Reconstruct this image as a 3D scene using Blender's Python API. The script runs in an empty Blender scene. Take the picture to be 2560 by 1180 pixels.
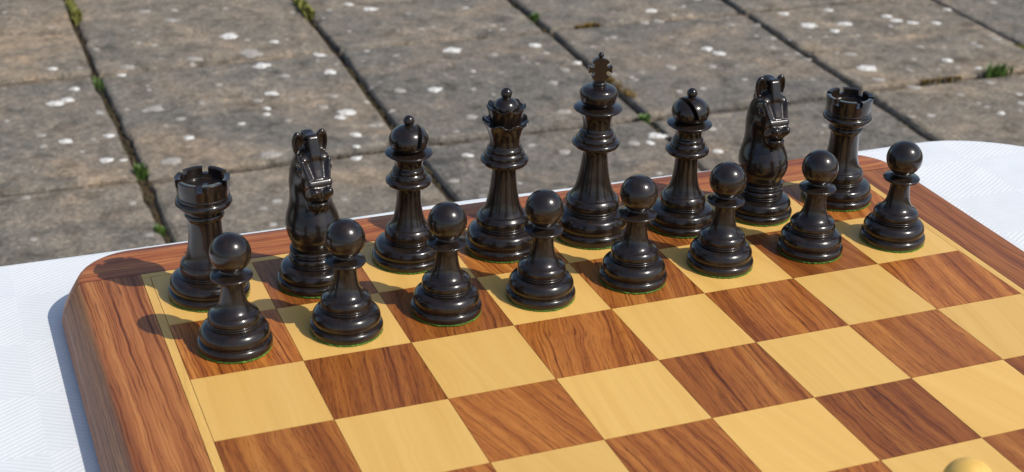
import bpy, bmesh, math, random
import numpy as np
from mathutils import Vector, Matrix, noise as mnoise

random.seed(7)
scn = bpy.context.scene
COL = scn.collection
PI = math.pi
R_ = math.radians

# ------------------------------------------------------------------ camera
CAMR = np.array([[0.92869913, -0.36944966, 0.03201369],
                 [-0.13588616, -0.41936051, -0.89759218],
                 [0.3450404, 0.82924286, -0.43966284]])      # right, down, forward
CAMC = np.array([-0.31592222, -0.7305105, 0.38018612])
FPX = 3777.88909
cd = bpy.data.cameras.new('camera')
cam = bpy.data.objects.new('camera', cd)
COL.objects.link(cam)
cd.sensor_fit = 'HORIZONTAL'; cd.sensor_width = 36.0
cd.lens = FPX / 2560 * 36
cd.clip_start = 0.02; cd.clip_end = 500
mw = Matrix.Identity(4)
for i in range(3):
    mw[i][0] = CAMR[0][i]; mw[i][1] = -CAMR[1][i]; mw[i][2] = -CAMR[2][i]; mw[i][3] = CAMC[i]
cam.matrix_world = mw
cd.dof.use_dof = True
cd.dof.focus_distance = 0.87
cd.dof.aperture_fstop = 19.0
scn.camera = cam

# ------------------------------------------------------------------ light
SUN_EL, SUN_AZ = R_(49), R_(-47)             # azimuth counted from +x, anticlockwise
w = bpy.data.worlds.new('World'); scn.world = w; w.use_nodes = True
nt = w.node_tree
sky = nt.nodes.new('ShaderNodeTexSky'); sky.sky_type = 'NISHITA'; sky.sun_disc = False
sky.sun_elevation = SUN_EL; sky.sun_rotation = PI / 2 - SUN_AZ
sky.air_density = 1.0; sky.dust_density = 1.2; sky.ozone_density = 1.0
bg = nt.nodes['Background']; bg.inputs['Strength'].default_value = 0.14
nt.links.new(sky.outputs[0], bg.inputs[0])
sl = bpy.data.lights.new('sun', 'SUN'); sl.energy = 3.6; sl.angle = R_(0.53); sl.color = (1.0, 0.95, 0.87)
sun = bpy.data.objects.new('sun', sl); COL.objects.link(sun)
sdir = Vector((math.cos(SUN_EL) * math.cos(SUN_AZ), math.cos(SUN_EL) * math.sin(SUN_AZ), math.sin(SUN_EL)))
sun.rotation_euler = sdir.to_track_quat('Z', 'Y').to_euler()
sun.location = sdir * 5
scn.view_settings.view_transform = 'Standard'; scn.view_settings.look = 'None'
scn.view_settings.exposure = 0.0; scn.view_settings.gamma = 1.0
scn.view_settings.use_curve_mapping = False

# ------------------------------------------------------------------ helpers
def bp(px, py, z):
    """photo pixel -> point on the horizontal plane at height z"""
    d = CAMR.T @ np.array([(px - 1280) / FPX, (py - 590) / FPX, 1.0])
    return CAMC + (z - CAMC[2]) / d[2] * d

def obj(name, mesh, mat=None, parent=None, loc=(0, 0, 0), rotz=0.0):
    o = bpy.data.objects.new(name, mesh)
    COL.objects.link(o)
    if mat and mesh is not None and not mesh.materials:
        mesh.materials.append(mat)
    o.parent = parent; o.location = loc; o.rotation_euler = (0, 0, rotz)
    return o

def tag(o, label=None, cat=None, group=None, kind=None):
    if label: o['label'] = label
    if cat: o['category'] = cat
    if group: o['group'] = group
    if kind: o['kind'] = kind
    return o

def mesh_from(verts, faces, name='mesh', smooth=False):
    m = bpy.data.meshes.new(name)
    m.from_pydata([tuple(v) for v in verts], [], [tuple(f) for f in faces])
    if smooth:
        m.polygons.foreach_set('use_smooth', [True] * len(m.polygons))
    m.update()
    return m

def bm_mesh(bm, name='mesh', smooth=False):
    bmesh.ops.recalc_face_normals(bm, faces=bm.faces)
    m = bpy.data.meshes.new(name); bm.to_mesh(m); bm.free()
    if smooth:
        m.polygons.foreach_set('use_smooth', [True] * len(m.polygons))
    return m

def spline(pts, n=5):
    """Catmull-Rom through the profile points; a point marked with a third value stays a sharp corner"""
    out = []
    P = [(p[0], p[1]) for p in pts]; sharp = [len(p) > 2 for p in pts]
    for i in range(len(P) - 1):
        p1, p2 = P[i], P[i + 1]
        p0 = P[i - 1] if i > 0 and not sharp[i] else p1
        p3 = P[i + 2] if i + 2 < len(P) and not sharp[i + 1] else p2
        for k in range(n):
            t = k / n
            q = []
            for a in (0, 1):
                q.append(0.5 * ((2 * p1[a]) + (-p0[a] + p2[a]) * t + (2 * p0[a] - 5 * p1[a] + 4 * p2[a] - p3[a]) * t * t
                                + (-p0[a] + 3 * p1[a] - 3 * p2[a] + p3[a]) * t ** 3))
            out.append((max(q[0], 0), q[1]))
    out.append(P[-1])
    return out

def lathe(pts, seg=72, n=5, mod=None, smooth=True):
    """profile in mm (r, z) -> closed surface of revolution in metres"""
    pr = spline(pts, n) if n > 1 else [(p[0], p[1]) for p in pts]
    V, F = [], []; rings = []
    for (r, z) in pr:
        if r < 1e-4:
            rings.append([len(V)]); V.append((0, 0, z * .001))
        else:
            ring = []
            for k in range(seg):
                a = 2 * PI * k / seg
                rr, zz = (r, z) if mod is None else mod(r, z, a)
                ring.append(len(V)); V.append((rr * math.cos(a) * .001, rr * math.sin(a) * .001, zz * .001))
            rings.append(ring)
    for A, B in zip(rings, rings[1:]):
        if len(A) == 1 and len(B) == 1: continue
        for k in range(seg):
            k2 = (k + 1) % seg
            if len(A) == 1: F.append((A[0], B[k2], B[k]))
            elif len(B) == 1: F.append((A[k], A[k2], B[0]))
            else: F.append((A[k], A[k2], B[k2], B[k]))
    m = mesh_from(V, F, smooth=smooth)
    if smooth:
        try: m.set_sharp_from_angle(angle=R_(50))
        except Exception: pass
    return m

def ball(zc, r, r0=0.0, n=14):
    """profile points of a ball that starts with radius r0 below"""
    a0 = math.asin(min(1, r0 / r))
    return [(r * math.sin(a0 + (PI - a0) * k / n), zc - r * math.cos(a0 + (PI - a0) * k / n)) for k in range(n + 1)]

# ------------------------------------------------------------------ materials
def newmat(name):
    m = bpy.data.materials.new(name); m.use_nodes = True
    t = m.node_tree; return m, t, t.nodes['Principled BSDF']
def nd(t, typ, **kw):
    n = t.nodes.new(typ)
    for k, v in kw.items():
        if k in n.inputs and not hasattr(n, k): n.inputs[k].default_value = v
        else: setattr(n, k, v)
    return n
def setin(n, **kw):
    for k, v in kw.items(): n.inputs[k.replace('_', ' ')].default_value = v
    return n
def ramp(t, stops, interp='LINEAR'):
    n = t.nodes.new('ShaderNodeValToRGB'); n.color_ramp.interpolation = interp
    e = n.color_ramp.elements
    while len(e) < len(stops): e.new(0.5)
    for el, (p, c) in zip(e, stops):
        el.position = p
        el.color = (c, c, c, 1) if isinstance(c, (int, float)) else (*c, 1)
    return n
def mix(t, fac, a, b, blend='MIX'):
    n = t.nodes.new('ShaderNodeMix'); n.data_type = 'RGBA'; n.blend_type = blend
    for s, v in ((0, fac), (6, a), (7, b)):
        if hasattr(v, 'is_output') or isinstance(v, bpy.types.NodeSocket): t.links.new(v, n.inputs[s])
        elif isinstance(v, (int, float)): n.inputs[s].default_value = v
        else: n.inputs[s].default_value = (*v, 1)
    return n.outputs[2]
def math_(t, op, a, b=0.0, c=None):
    n = t.nodes.new('ShaderNodeMath'); n.operation = op
    for i, v in enumerate((a, b, c)):
        if v is None: continue
        if isinstance(v, bpy.types.NodeSocket): t.links.new(v, n.inputs[i])
        else: n.inputs[i].default_value = v
    return n.outputs[0]
def noise(t, vec, scale, detail=4, rough=.55, dist=0.0, dim='3D'):
    n = t.nodes.new('ShaderNodeTexNoise'); n.noise_dimensions = dim
    setin(n, Scale=scale, Detail=detail, Roughness=rough, Distortion=dist)
    if vec is not None: t.links.new(vec, n.inputs['Vector'])
    return n.outputs['Fac']
def mapping(t, vec, loc=(0, 0, 0), rot=(0, 0, 0), scale=(1, 1, 1)):
    n = t.nodes.new('ShaderNodeMapping')
    t.links.new(vec, n.inputs['Vector'])
    for k, v in (('Location', loc), ('Rotation', rot), ('Scale', scale)):
        if isinstance(v, bpy.types.NodeSocket): t.links.new(v, n.inputs[k])
        else: n.inputs[k].default_value = v
    return n.outputs[0]
def bump(t, h, strength, dist):
    n = t.nodes.new('ShaderNodeBump'); setin(n, Strength=strength, Distance=dist)
    t.links.new(h, n.inputs['Height']); return n.outputs[0]
def objcoord(t): return t.nodes.new('ShaderNodeTexCoord').outputs['Object']

def wood(name, cols, gloss, along_x=False, streak=1.0, per_object=True, wav=0.012, bumpy=.12, turn=.35, coat=.10, lf=1.0):
    """long-grained wood: the grain runs along the local y (or x) axis; every object gets its own cut"""
    m, t, b = newmat(name)
    L = t.links
    v = objcoord(t)
    oi = t.nodes.new('ShaderNodeObjectInfo')
    rnd = oi.outputs['Random']
    if along_x: v = mapping(t, v, rot=(0, 0, PI / 2))
    if per_object:
        cmb = t.nodes.new('ShaderNodeCombineXYZ')
        L.new(math_(t, 'MULTIPLY', rnd, 37.0), cmb.inputs[0]); L.new(math_(t, 'MULTIPLY', rnd, 91.0), cmb.inputs[1]); L.new(math_(t, 'MULTIPLY', rnd, 13.0), cmb.inputs[2])
        rt = t.nodes.new('ShaderNodeCombineXYZ')
        L.new(math_(t, 'MULTIPLY', math_(t, 'SUBTRACT', math_(t, 'FRACT', math_(t, 'MULTIPLY', rnd, 57.3)), .5), turn), rt.inputs[2])
        v = mapping(t, v, loc=cmb.outputs[0], rot=rt.outputs[0])
    # waviness of the grain; some pieces are cut through wilder figure
    wv = t.nodes.new('ShaderNodeTexNoise'); setin(wv, Scale=26.0, Detail=2.0, Roughness=.5)
    L.new(mapping(t, v, scale=(1, .55, 1)), wv.inputs['Vector'])
    off = math_(t, 'SUBTRACT', wv.outputs['Fac'], .5)
    amp = wav
    if per_object:
        fr = math_(t, 'FRACT', math_(t, 'MULTIPLY', rnd, 29.3))
        amp = math_(t, 'MULTIPLY_ADD', math_(t, 'POWER', fr, 3.0), wav * 3.6, wav * .5)
    dxw = math_(t, 'MULTIPLY', off, amp)
    wf = noise(t, mapping(t, v, scale=(1, .25, 1)), 150, 2, .5)
    dxw = math_(t, 'ADD', dxw, math_(t, 'MULTIPLY', math_(t, 'SUBTRACT', wf, .5), .0022))
    cx_ = t.nodes.new('ShaderNodeCombineXYZ'); L.new(dxw, cx_.inputs[0])
    ad = t.nodes.new('ShaderNodeVectorMath'); L.new(v, ad.inputs[0]); L.new(cx_.outputs[0], ad.inputs[1])
    g = ad.outputs[0]
    broad = noise(t, mapping(t, g, scale=(1, .04 * lf, 1)), 150, 2, .5)
    mid = noise(t, mapping(t, g, scale=(1, .014 * lf, 1)), 600, 3, .6)
    fine = noise(t, mapping(t, g, scale=(1, .05 * lf, 1)), 1900, 3, .65)
    r1 = ramp(t, [(.28, cols[0]), (.44, cols[1]), (.58, cols[2]), (.74, cols[3])]); L.new(broad, r1.inputs[0])
    r2 = ramp(t, [(.33, (.30, .19, .14)), (.42, (.72, .61, .53)), (.50, (1, 1, 1)), (.8, (1.08, 1.07, 1.05))]); L.new(mid, r2.inputs[0])
    # how strongly the dark growth lines show differs from piece to piece
    sk = streak
    if per_object:
        sk = math_(t, 'MULTIPLY', math_(t, 'MULTIPLY_ADD', math_(t, 'FRACT', math_(t, 'MULTIPLY', rnd, 7.9)), .55, .45), streak)
    c = mix(t, sk, r1.outputs[0], r2.outputs[0], 'MULTIPLY')
    # pores: short dark dashes along the grain
    r3 = ramp(t, [(.36, (.32, .23, .18)), (.45, (.95, .93, .91)), (.62, (1, 1, 1)), (.74, (1.18, 1.14, 1.1))]); L.new(fine, r3.inputs[0])
    c = mix(t, .75 * min(1, streak), c, r3.outputs[0], 'MULTIPLY')
    # whole-piece tone
    tone = ramp(t, [(0, (.76, .70, .66)), (.5, (1, 1, 1)), (1, (1.16, 1.12, 1.06))])
    L.new(math_(t, 'FRACT', math_(t, 'MULTIPLY', rnd, 17.7)), tone.inputs[0])
    if per_object: c = mix(t, min(1, .25 + .75 * streak), c, tone.outputs[0], 'MULTIPLY')
    L.new(c, b.inputs['Base Color'])
    rr = ramp(t, [(.3, gloss + .12), (.7, gloss)]); L.new(mid, rr.inputs[0]); L.new(rr.outputs[0], b.inputs['Roughness'])
    b.inputs['Coat Weight'].default_value = coat; b.inputs['Coat Roughness'].default_value = .22
    b.inputs['Specular IOR Level'].default_value = .33
    L.new(bump(t, fine, bumpy, .0004), b.inputs['Normal'])
    return m

ROSE = [(.24, .072, .013), (.335, .108, .019), (.405, .144, .026), (.49, .195, .040)]
M = {}
M['dark_sq'] = wood('rosewood', ROSE, .38, wav=.0050, turn=.55)
M['rail'] = wood('rosewood_rail', [(.21, .066, .022), (.30, .100, .030), (.385, .142, .040), (.48, .20, .060)], .40, wav=.006, turn=.04, lf=.4, coat=.04)
M['rail_x'] = wood('rosewood_rail_cross', [(.14, .036, .012), (.30, .085, .024), (.42, .145, .038), (.50, .2, .06)], .36, along_x=True, wav=.010, turn=.04, lf=.5, coat=.04)
BOX = [(.675, .395, .104), (.705, .420, .112), (.725, .438, .120), (.745, .456, .130)]
M['light_sq'] = wood('maple', BOX, .42, streak=.05, wav=.010, bumpy=.05, turn=.5, coat=.15)
M['string'] = wood('maple_inlay', BOX, .42, streak=.2, bumpy=.05, turn=.0)
M['string_x'] = wood('maple_inlay_cross', BOX, .42, along_x=True, streak=.2, bumpy=.05, turn=.0)

def mat_core():
    m, t, b = newmat('dark_glue_line')
    v = objcoord(t); r = ramp(t, [(.3, (.03, .015, .008)), (.7, (.07, .035, .015))]); t.links.new(noise(t, v, 200), r.inputs[0])
    t.links.new(r.outputs[0], b.inputs['Base Color']); b.inputs['Roughness'].default_value = .7
    return m
M['core'] = mat_core()

def mat_ebony():
    m, t, b = newmat('ebonised_wood'); L = t.links
    v = objcoord(t)
    oi = t.nodes.new('ShaderNodeObjectInfo')
    cmb = t.nodes.new('ShaderNodeCombineXYZ'); L.new(math_(t, 'MULTIPLY', oi.outputs['Random'], 9.0), cmb.inputs[0])
    v = mapping(t, v, loc=cmb.outputs[0])
    g = noise(t, mapping(t, v, scale=(1, 1, .07)), 260, 3, .6)
    r = ramp(t, [(.3, (.0085, .0060, .0048)), (.55, (.0145, .0092, .0064)), (.75, (.029, .0160, .0088))]); L.new(g, r.inputs[0])
    L.new(r.outputs[0], b.inputs['Base Color'])
    n2 = noise(t, v, 90, 4, .6)
    rr = ramp(t, [(.3, .24), (.55, .31), (.75, .40)]); L.new(n2, rr.inputs[0]); L.new(rr.outputs[0], b.inputs['Roughness'])
    b.inputs['Specular IOR Level'].default_value = .14
    b.inputs['Coat Weight'].default_value = .8
    cr_ = ramp(t, [(.3, .13), (.7, .20)]); L.new(noise(t, v, 60, 4, .65), cr_.inputs[0]); L.new(cr_.outputs[0], b.inputs['Coat Roughness'])
    n3 = noise(t, mapping(t, v, scale=(1, 1, .15)), 420, 3, .6)
    L.new(bump(t, n3, .025, .0003), b.inputs['Normal'])
    return m
M['ebony'] = mat_ebony()

def mat_boxwood():
    m, t, b = newmat('boxwood'); L = t.links
    v = objcoord(t)
    g = noise(t, mapping(t, v, scale=(1, 1, .1)), 220, 3, .6)
    r = ramp(t, [(.3, (.70, .42, .10)), (.6, (.77, .48, .12)), (.8, (.80, .51, .14))]); L.new(g, r.inputs[0])
    L.new(r.outputs[0], b.inputs['Base Color']); b.inputs['Roughness'].default_value = .5; b.inputs['Specular IOR Level'].default_value = .25
    L.new(bump(t, g, .05, .0004), b.inputs['Normal'])
    return m
M['boxwood'] = mat_boxwood()

def mat_felt():
    m, t, b = newmat('green_felt'); L = t.links
    v = objcoord(t)
    n = noise(t, v, 900, 3, .7)
    r = ramp(t, [(.3, (.03, .085, .01)), (.55, (.09, .21, .022)), (.75, (.20, .36, .05))]); L.new(n, r.inputs[0])
    L.new(r.outputs[0], b.inputs['Base Color']); b.inputs['Roughness'].default_value = .95
    L.new(bump(t, n, .7, .001), b.inputs['Normal'])
    return m
M['felt'] = mat_felt()

def mat_cloth():
    m, t, b = newmat('white_damask'); L = t.links
    v = objcoord(t)
    sep = t.nodes.new('ShaderNodeSeparateXYZ'); L.new(v, sep.inputs[0])
    ck = t.nodes.new('ShaderNodeTexChecker'); setin(ck, Scale=1 / .0535)
    L.new(mapping(t, v, loc=(.0195, .0, .0227 + .0055)), ck.inputs['Vector'])
    # flatten z so that the sheet lies in one layer of the checker
    wob = t.nodes.new('ShaderNodeTexNoise'); setin(wob, Scale=60.0, Detail=2.0)
    L.new(v, wob.inputs['Vector'])
    wobs = math_(t, 'MULTIPLY', math_(t, 'SUBTRACT', wob.outputs['Fac'], .5), 3.0)
    def rib(ang):
        d = math_(t, 'ADD', math_(t, 'MULTIPLY', sep.outputs[0], -math.sin(ang)), math_(t, 'MULTIPLY', sep.outputs[1], math.cos(ang)))
        return math_(t, 'SINE', math_(t, 'ADD', math_(t, 'MULTIPLY', d, 2 * PI / .0029), wobs))
    r = mix(t, ck.outputs['Fac'], rib(R_(30)), rib(R_(-29)))
    fine = noise(t, v, 1600, 2, .6)
    crease = noise(t, v, 9, 3, .5)
    cr = ramp(t, [(.3, (.69, .70, .70)), (.7, (.78, .79, .785))]); L.new(fine, cr.inputs[0])
    ribc = ramp(t, [(.0, (.91, .925, .94)), (.6, (1, 1, 1))]); L.new(math_(t, 'MULTIPLY_ADD', r, .5, .5), ribc.inputs[0])
    pan = mix(t, ck.outputs['Fac'], (1, 1, 1), (.965, .972, .977))  # alternate panels tinted darker: shading from rib direction, put into the colour
    L.new(mix(t, 1.0, mix(t, 1.0, cr.outputs[0], ribc.outputs[0], 'MULTIPLY'), pan, 'MULTIPLY'), b.inputs['Base Color'])
    b.inputs['Roughness'].default_value = .8; b.inputs['Sheen Weight'].default_value = .15
    h = math_(t, 'ADD', math_(t, 'MULTIPLY', r, .5), math_(t, 'MULTIPLY', fine, .6))
    b1 = bump(t, h, .24, .0005)
    bn = t.nodes.new('ShaderNodeBump'); setin(bn, Strength=.45, Distance=.012); L.new(crease, bn.inputs['Height']); L.new(b1, bn.inputs['Normal'])
    L.new(bn.outputs[0], b.inputs['Normal'])
    return m
M['cloth'] = mat_cloth()

def mat_stone():
    m, t, b = newmat('weathered_concrete_slab'); L = t.links
    geo = t.nodes.new('ShaderNodeNewGeometry'); p = geo.outputs['Position']
    oi = t.nodes.new('ShaderNodeObjectInfo'); rnd = oi.outputs['Random']
    cmb = t.nodes.new('ShaderNodeCombineXYZ'); L.new(math_(t, 'MULTIPLY', rnd, 21.0), cmb.inputs[2])
    v = mapping(t, p, loc=cmb.outputs[0])
    big = noise(t, v, 4.6, 6, .62, .5)
    med = noise(t, v, 22, 5, .62, .3)
    fin = noise(t, v, 105, 5, .72)
    grit = noise(t, v, 420, 2, .6)
    c1 = ramp(t, [(.30, (.140, .135, .127)), (.45, (.19, .177, .158)), (.57, (.232, .203, .170)), (.72, (.31, .245, .180))]); L.new(big, c1.inputs[0])
    c2 = ramp(t, [(.32, (.46, .45, .44)), (.46, (.88, .875, .87)), (.56, (1.02, 1.01, 1)), (.70, (1.42, 1.37, 1.30))]); L.new(med, c2.inputs[0])
    c = mix(t, .9, c1.outputs[0], c2.outputs[0], 'MULTIPLY')
    c3 = ramp(t, [(.34, (.44, .43, .42)), (.45, (.88, .88, .87)), (.55, (1.08, 1.06, 1.04)), (.66, (1.75, 1.68, 1.58))]); L.new(fin, c3.inputs[0])
    c = mix(t, .85, c, c3.outputs[0], 'MULTIPLY')
    c4 = ramp(t, [(.3, (.6, .6, .6)), (.6, (1.1, 1.1, 1.1))]); L.new(grit, c4.inputs[0])
    c = mix(t, .8, c, c4.outputs[0], 'MULTIPLY')
    tone = ramp(t, [(0, (.96, .94, .91)), (.5, (1.12, 1.08, 1.01)), (1, (1.30, 1.20, 1.05))]); L.new(rnd, tone.inputs[0])
    c = mix(t, 1.0, c, tone.outputs[0], 'MULTIPLY')
    # small pale lichen freckles
    vo = t.nodes.new('ShaderNodeTexVoronoi'); setin(vo, Scale=34.0, Randomness=1.0)
    dst = t.nodes.new('ShaderNodeTexNoise'); setin(dst, Scale=70.0, Detail=3.0); L.new(v, dst.inputs['Vector'])
    vm = t.nodes.new('ShaderNodeVectorMath'); vm.operation = 'MULTIPLY_ADD'; L.new(dst.outputs['Color'], vm.inputs[0]); vm.inputs[1].default_value = (.012,) * 3; L.new(v, vm.inputs[2])
    L.new(vm.outputs[0], vo.inputs['Vector'])
    sz = t.nodes.new('ShaderNodeSeparateColor'); L.new(vo.outputs['Color'], sz.inputs[0])
    lim = math_(t, 'MULTIPLY', math_(t, 'POWER', sz.outputs[0], 3.5), .36)
    spot = math_(t, 'MULTIPLY', math_(t, 'SUBTRACT', lim, vo.outputs['Distance']), 9.0)
    spot = math_(t, 'MINIMUM', math_(t, 'MAXIMUM', spot, 0.0), 1.0)
    clus = ramp(t, [(.40, 0.0), (.54, 1.0)]); L.new(noise(t, v, 7, 2, .5), clus.inputs[0])
    spot = math_(t, 'MULTIPLY', spot, clus.outputs[0])
    c = mix(t, math_(t, 'MULTIPLY', spot, .85), c, (.60, .56, .50))
    L.new(c, b.inputs['Base Color'])
    b.inputs['Roughness'].default_value = .9; b.inputs['Specular IOR Level'].default_value = .25
    h = math_(t, 'ADD', math_(t, 'MULTIPLY', med, 1.0), math_(t, 'ADD', math_(t, 'MULTIPLY', fin, .5), math_(t, 'MULTIPLY', grit, .15)))
    L.new(bump(t, h, .8, .010), b.inputs['Normal'])
    return m
M['stone'] = mat_stone()

def mat_soil():
    m, t, b = newmat('joint_soil'); L = t.links
    geo = t.nodes.new('ShaderNodeNewGeometry'); v = geo.outputs['Position']
    n1 = noise(t, v, 9, 4, .6); n2 = noise(t, v, 140, 3, .6)
    r = ramp(t, [(.35, (.016, .011, .007)), (.5, (.034, .022, .011)), (.64, (.085, .050, .018)), (.75, (.05, .05, .015))]); L.new(n1, r.inputs[0])
    r2 = ramp(t, [(.3, (.4, .4, .4)), (.7, (1.4, 1.4, 1.3))]); L.new(n2, r2.inputs[0])
    L.new(mix(t, 1.0, r.outputs[0], r2.outputs[0], 'MULTIPLY'), b.inputs['Base Color']); b.inputs['Roughness'].default_value = 1.0
    L.new(bump(t, n2, 1.0, .01), b.inputs['Normal'])
    return m
M['soil'] = mat_soil()

def mat_simple(name, stops, scale, rough=.9, bs=.4, trans=0.0):
    m, t, b = newmat(name); L = t.links
    v = objcoord(t); n = noise(t, v, scale, 4, .65)
    r = ramp(t, stops); L.new(n, r.inputs[0]); L.new(r.outputs[0], b.inputs['Base Color'])
    b.inputs['Roughness'].default_value = rough
    if trans: b.inputs['Subsurface Weight'].default_value = 0
    L.new(bump(t, n, bs, .002), b.inputs['Normal'])
    return m
M['lichen'] = mat_simple('pale_lichen', [(.38, (.22, .20, .17)), (.46, (.60, .57, .51)), (.62, (.84, .81, .75))], 210)
M['lichen_faint'] = mat_simple('faint_lichen', [(.3, (.20, .175, .145)), (.5, (.34, .305, .26)), (.7, (.46, .42, .36))], 130)
M['leaf'] = mat_simple('weed_leaf', [(.3, (.045, .095, .015)), (.7, (.11, .19, .03))], 120, .55, .1)
M['leaf_yellow'] = mat_simple('yellow_green_moss', [(.3, (.10, .12, .02)), (.7, (.27, .25, .05))], 120, .8, .1)
M['moss_brown'] = mat_simple('ochre_moss', [(.3, (.10, .06, .012)), (.5, (.22, .13, .025)), (.7, (.30, .20, .05))], 150, 1.0, .8)
M['moss_dark'] = mat_simple('joint_moss', [(.3, (.024, .018, .009)), (.5, (.055, .038, .016)), (.7, (.06, .06, .02))], 150, 1.0, .8)
M['table'] = wood('table_wood', [(.15, .09, .05), (.2, .12, .06), (.25, .15, .08), (.3, .19, .1)], .5)

# ------------------------------------------------------------------ ground and patio
GZ = -0.75
gm = mesh_from([(-60, -60, GZ - .016), (60, -60, GZ - .016), (60, 60, GZ - .016), (-60, 60, GZ - .016)], [(0, 1, 2, 3)])
ground = tag(obj('ground', gm, M['soil']), kind='structure')
patio = obj('patio', None); tag(patio, kind='structure')
patio.location = (0, 0, GZ)
XS = [-2.60, -2.07, -1.55, -1.03, -0.505, 0.018, 0.540, 1.050, 1.568, 2.105, 2.63, 3.15, 3.67]
YS = [-2.72, -2.16, -1.59, -1.02, -0.45, 0.12, 0.69, 1.26, 1.832, 2.402, 2.975, 3.55, 4.12, 4.69]
rs = random.Random(3)
# jittered joint crossings, kept close to the measured ones; the long joints lean as in the photograph
NODE = {}
for i, x in enumerate(XS):
    for j, y in enumerate(YS):
        lean = 0.0
        if x > .3: lean = (y - 2.1) * .035 * min(1.5, x)
        NODE[i, j] = (x + lean * .9 + rs.uniform(-.006, .006), y + rs.uniform(-.010, .010))
SLABS = {}
def slab_mesh(c, seed):
    rr = random.Random(seed)
    g = .0035 + rr.uniform(0, .003)
    P = []
    cx = sum(p[0] for p in c) / 4; cy = sum(p[1] for p in c) / 4
    for k in range(4):
        a, b_ = c[k], c[(k + 1) % 4]
        N = 14
        ex, ey = b_[0] - a[0], b_[1] - a[1]; le = math.hypot(ex, ey); nx, ny = -ey / le, ex / le
        for s in range(N):
            t = s / N
            if s == 0:
                pd = (k - 1) % 4
                px, py = c[pd]; fx, fy = a[0] - px, a[1] - py; lf = math.hypot(fx, fy); mx, my = -fy / lf, fx / lf
                d = g + .004
                P.append((a[0] + (nx + mx) * d, a[1] + (ny + my) * d))
                continue
            x, y = a[0] + ex * t, a[1] + ey * t
            d = g + (.005 if k % 2 == 0 else .0015) + (mnoise.noise(Vector((x * 9, y * 9, seed * 1.7))) + 0.5 * mnoise.noise(Vector((x * 30, y * 30, seed)))) * .0035
            if rr.random() < .06: d += rr.uniform(.003, .008)
            P.append((x + nx * d, y + ny * d))
    n = len(P)
    tilt = (rr.uniform(-.006, .006), rr.uniform(-.006, .006)); dz = rr.uniform(-.003, .003)
    def zz(x, y): return dz + (x - cx) * tilt[0] + (y - cy) * tilt[1]
    V, F = [], []
    def inset(p, d):
        vx, vy = cx - p[0], cy - p[1]; l = math.hypot(vx, vy); return (p[0] + vx / l * d, p[1] + vy / l * d)
    for p in P: V.append((p[0], p[1], -.05))
    for p in P: V.append((p[0], p[1], zz(*p) - .008))
    for p in P:
        q = inset(p, .004); V.append((q[0], q[1], zz(*q) - .0025))
    for p in P:
        q = inset(p, .012); V.append((q[0], q[1], zz(*q)))
    for L_ in range(3):
        for k in range(n):
            k2 = (k + 1) % n; F.append((L_ * n + k, L_ * n + k2, (L_ + 1) * n + k2, (L_ + 1) * n + k))
    F.append(tuple(3 * n + k for k in range(n)))
    return mesh_from([(x - cx, y - cy, z) for x, y, z in V], F), (cx, cy), zz
for i in range(len(XS) - 1):
    for j in range(len(YS) - 1):
        c = [NODE[i, j], NODE[i + 1, j], NODE[i + 1, j + 1], NODE[i, j + 1]]
        me, ce, zz = slab_mesh(c, i * 31 + j * 7 + 5)
        o = obj('paving_slab', me, M['stone'], patio, (ce[0], ce[1], 0))
        SLABS[i, j] = (o, ce, zz)

def find_slab(x, y):
    best = min(SLABS.values(), key=lambda s: (s[1][0] - x) ** 2 + (s[1][1] - y) ** 2)
    return best

# lichen patches where the photograph shows them: (x, y, width px, strength)
LICH = """575 87 43 1;685 100 27 1;627 128 58 0;486 143 43 0;800 136 32 1;656 162 43 1;825 179 32 1;711 188 30 0;303 186 22 1;133 175 24 1
187 222 27 1;140 258 44 1;168 250 34 1;163 355 35 1;103 339 27 0;108 366 19 0;274 341 30 1;268 402 33 1;307 403 19 1;387 270 44 0;450 296 25 0;603 308 20 1
473 343 25 1;429 402 48 0;678 233 30 1;646 250 27 0;668 270 19 1;666 285 19 1;833 239 28 0;808 267 28 0;868 280 44 1;852 293 32 1;890 336 32 1;890 366 18 1
892 392 27 1;678 386 52 0;65 497 22 0;84 602 22 0;331 510 24 0;871 9 26 1;361 27 30 0;428 48 36 0;320 163 38 0;925 21 38 1;1132 126 46 1;1336 113 32 1
1089 225 36 1;1182 179 12 1;1179 293 33 0;1170 387 28 1;999 228 32 0;1343 159 14 0;1443 157 24 1;1412 175 24 0;1383 207 24 0;1412 280 40 0;1412 380 28 0
1136 451 28 0;949 311 24 0;1629 28 32 1;1645 55 28 0;1612 59 28 0;1768 124 27 1;1798 135 31 1;1715 110 14 0;1677 96 14 0;1827 63 22 0;1893 63 18 0
1959 36 26 1;2023 66 40 1;2087 80 24 1;2062 94 16 0;2019 149 21 0;1642 340 48 1;1583 359 32 0;1624 359 25 1;1793 375 28 1;1533 96 20 0;1677 171 30 0
1603 184 20 0;1587 202 18 0;2071 27 24 1;2113 61 35 1;2215 42 28 1;2238 54 30 1;2281 59 30 1;2340 60 24 1;2368 25 21 1;2167 175 54 1;2195 204 37 0
2368 155 30 1;2491 100 30 0;2445 119 22 0;2284 220 30 0;2398 239 19 0;2502 286 22 1;2279 294 20 0;2392 173 22 0;2445 175 19 1;2344 178 15 0;2273 179 18 0
2474 209 26 0;2128 140 37 0;240 120 16 0;545 210 18 0;720 300 18 0;990 140 18 0;1050 70 22 0;1230 60 20 0;1480 120 16 0;1860 200 18 0;1930 120 20 0;2300 120 20 0"""
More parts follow.
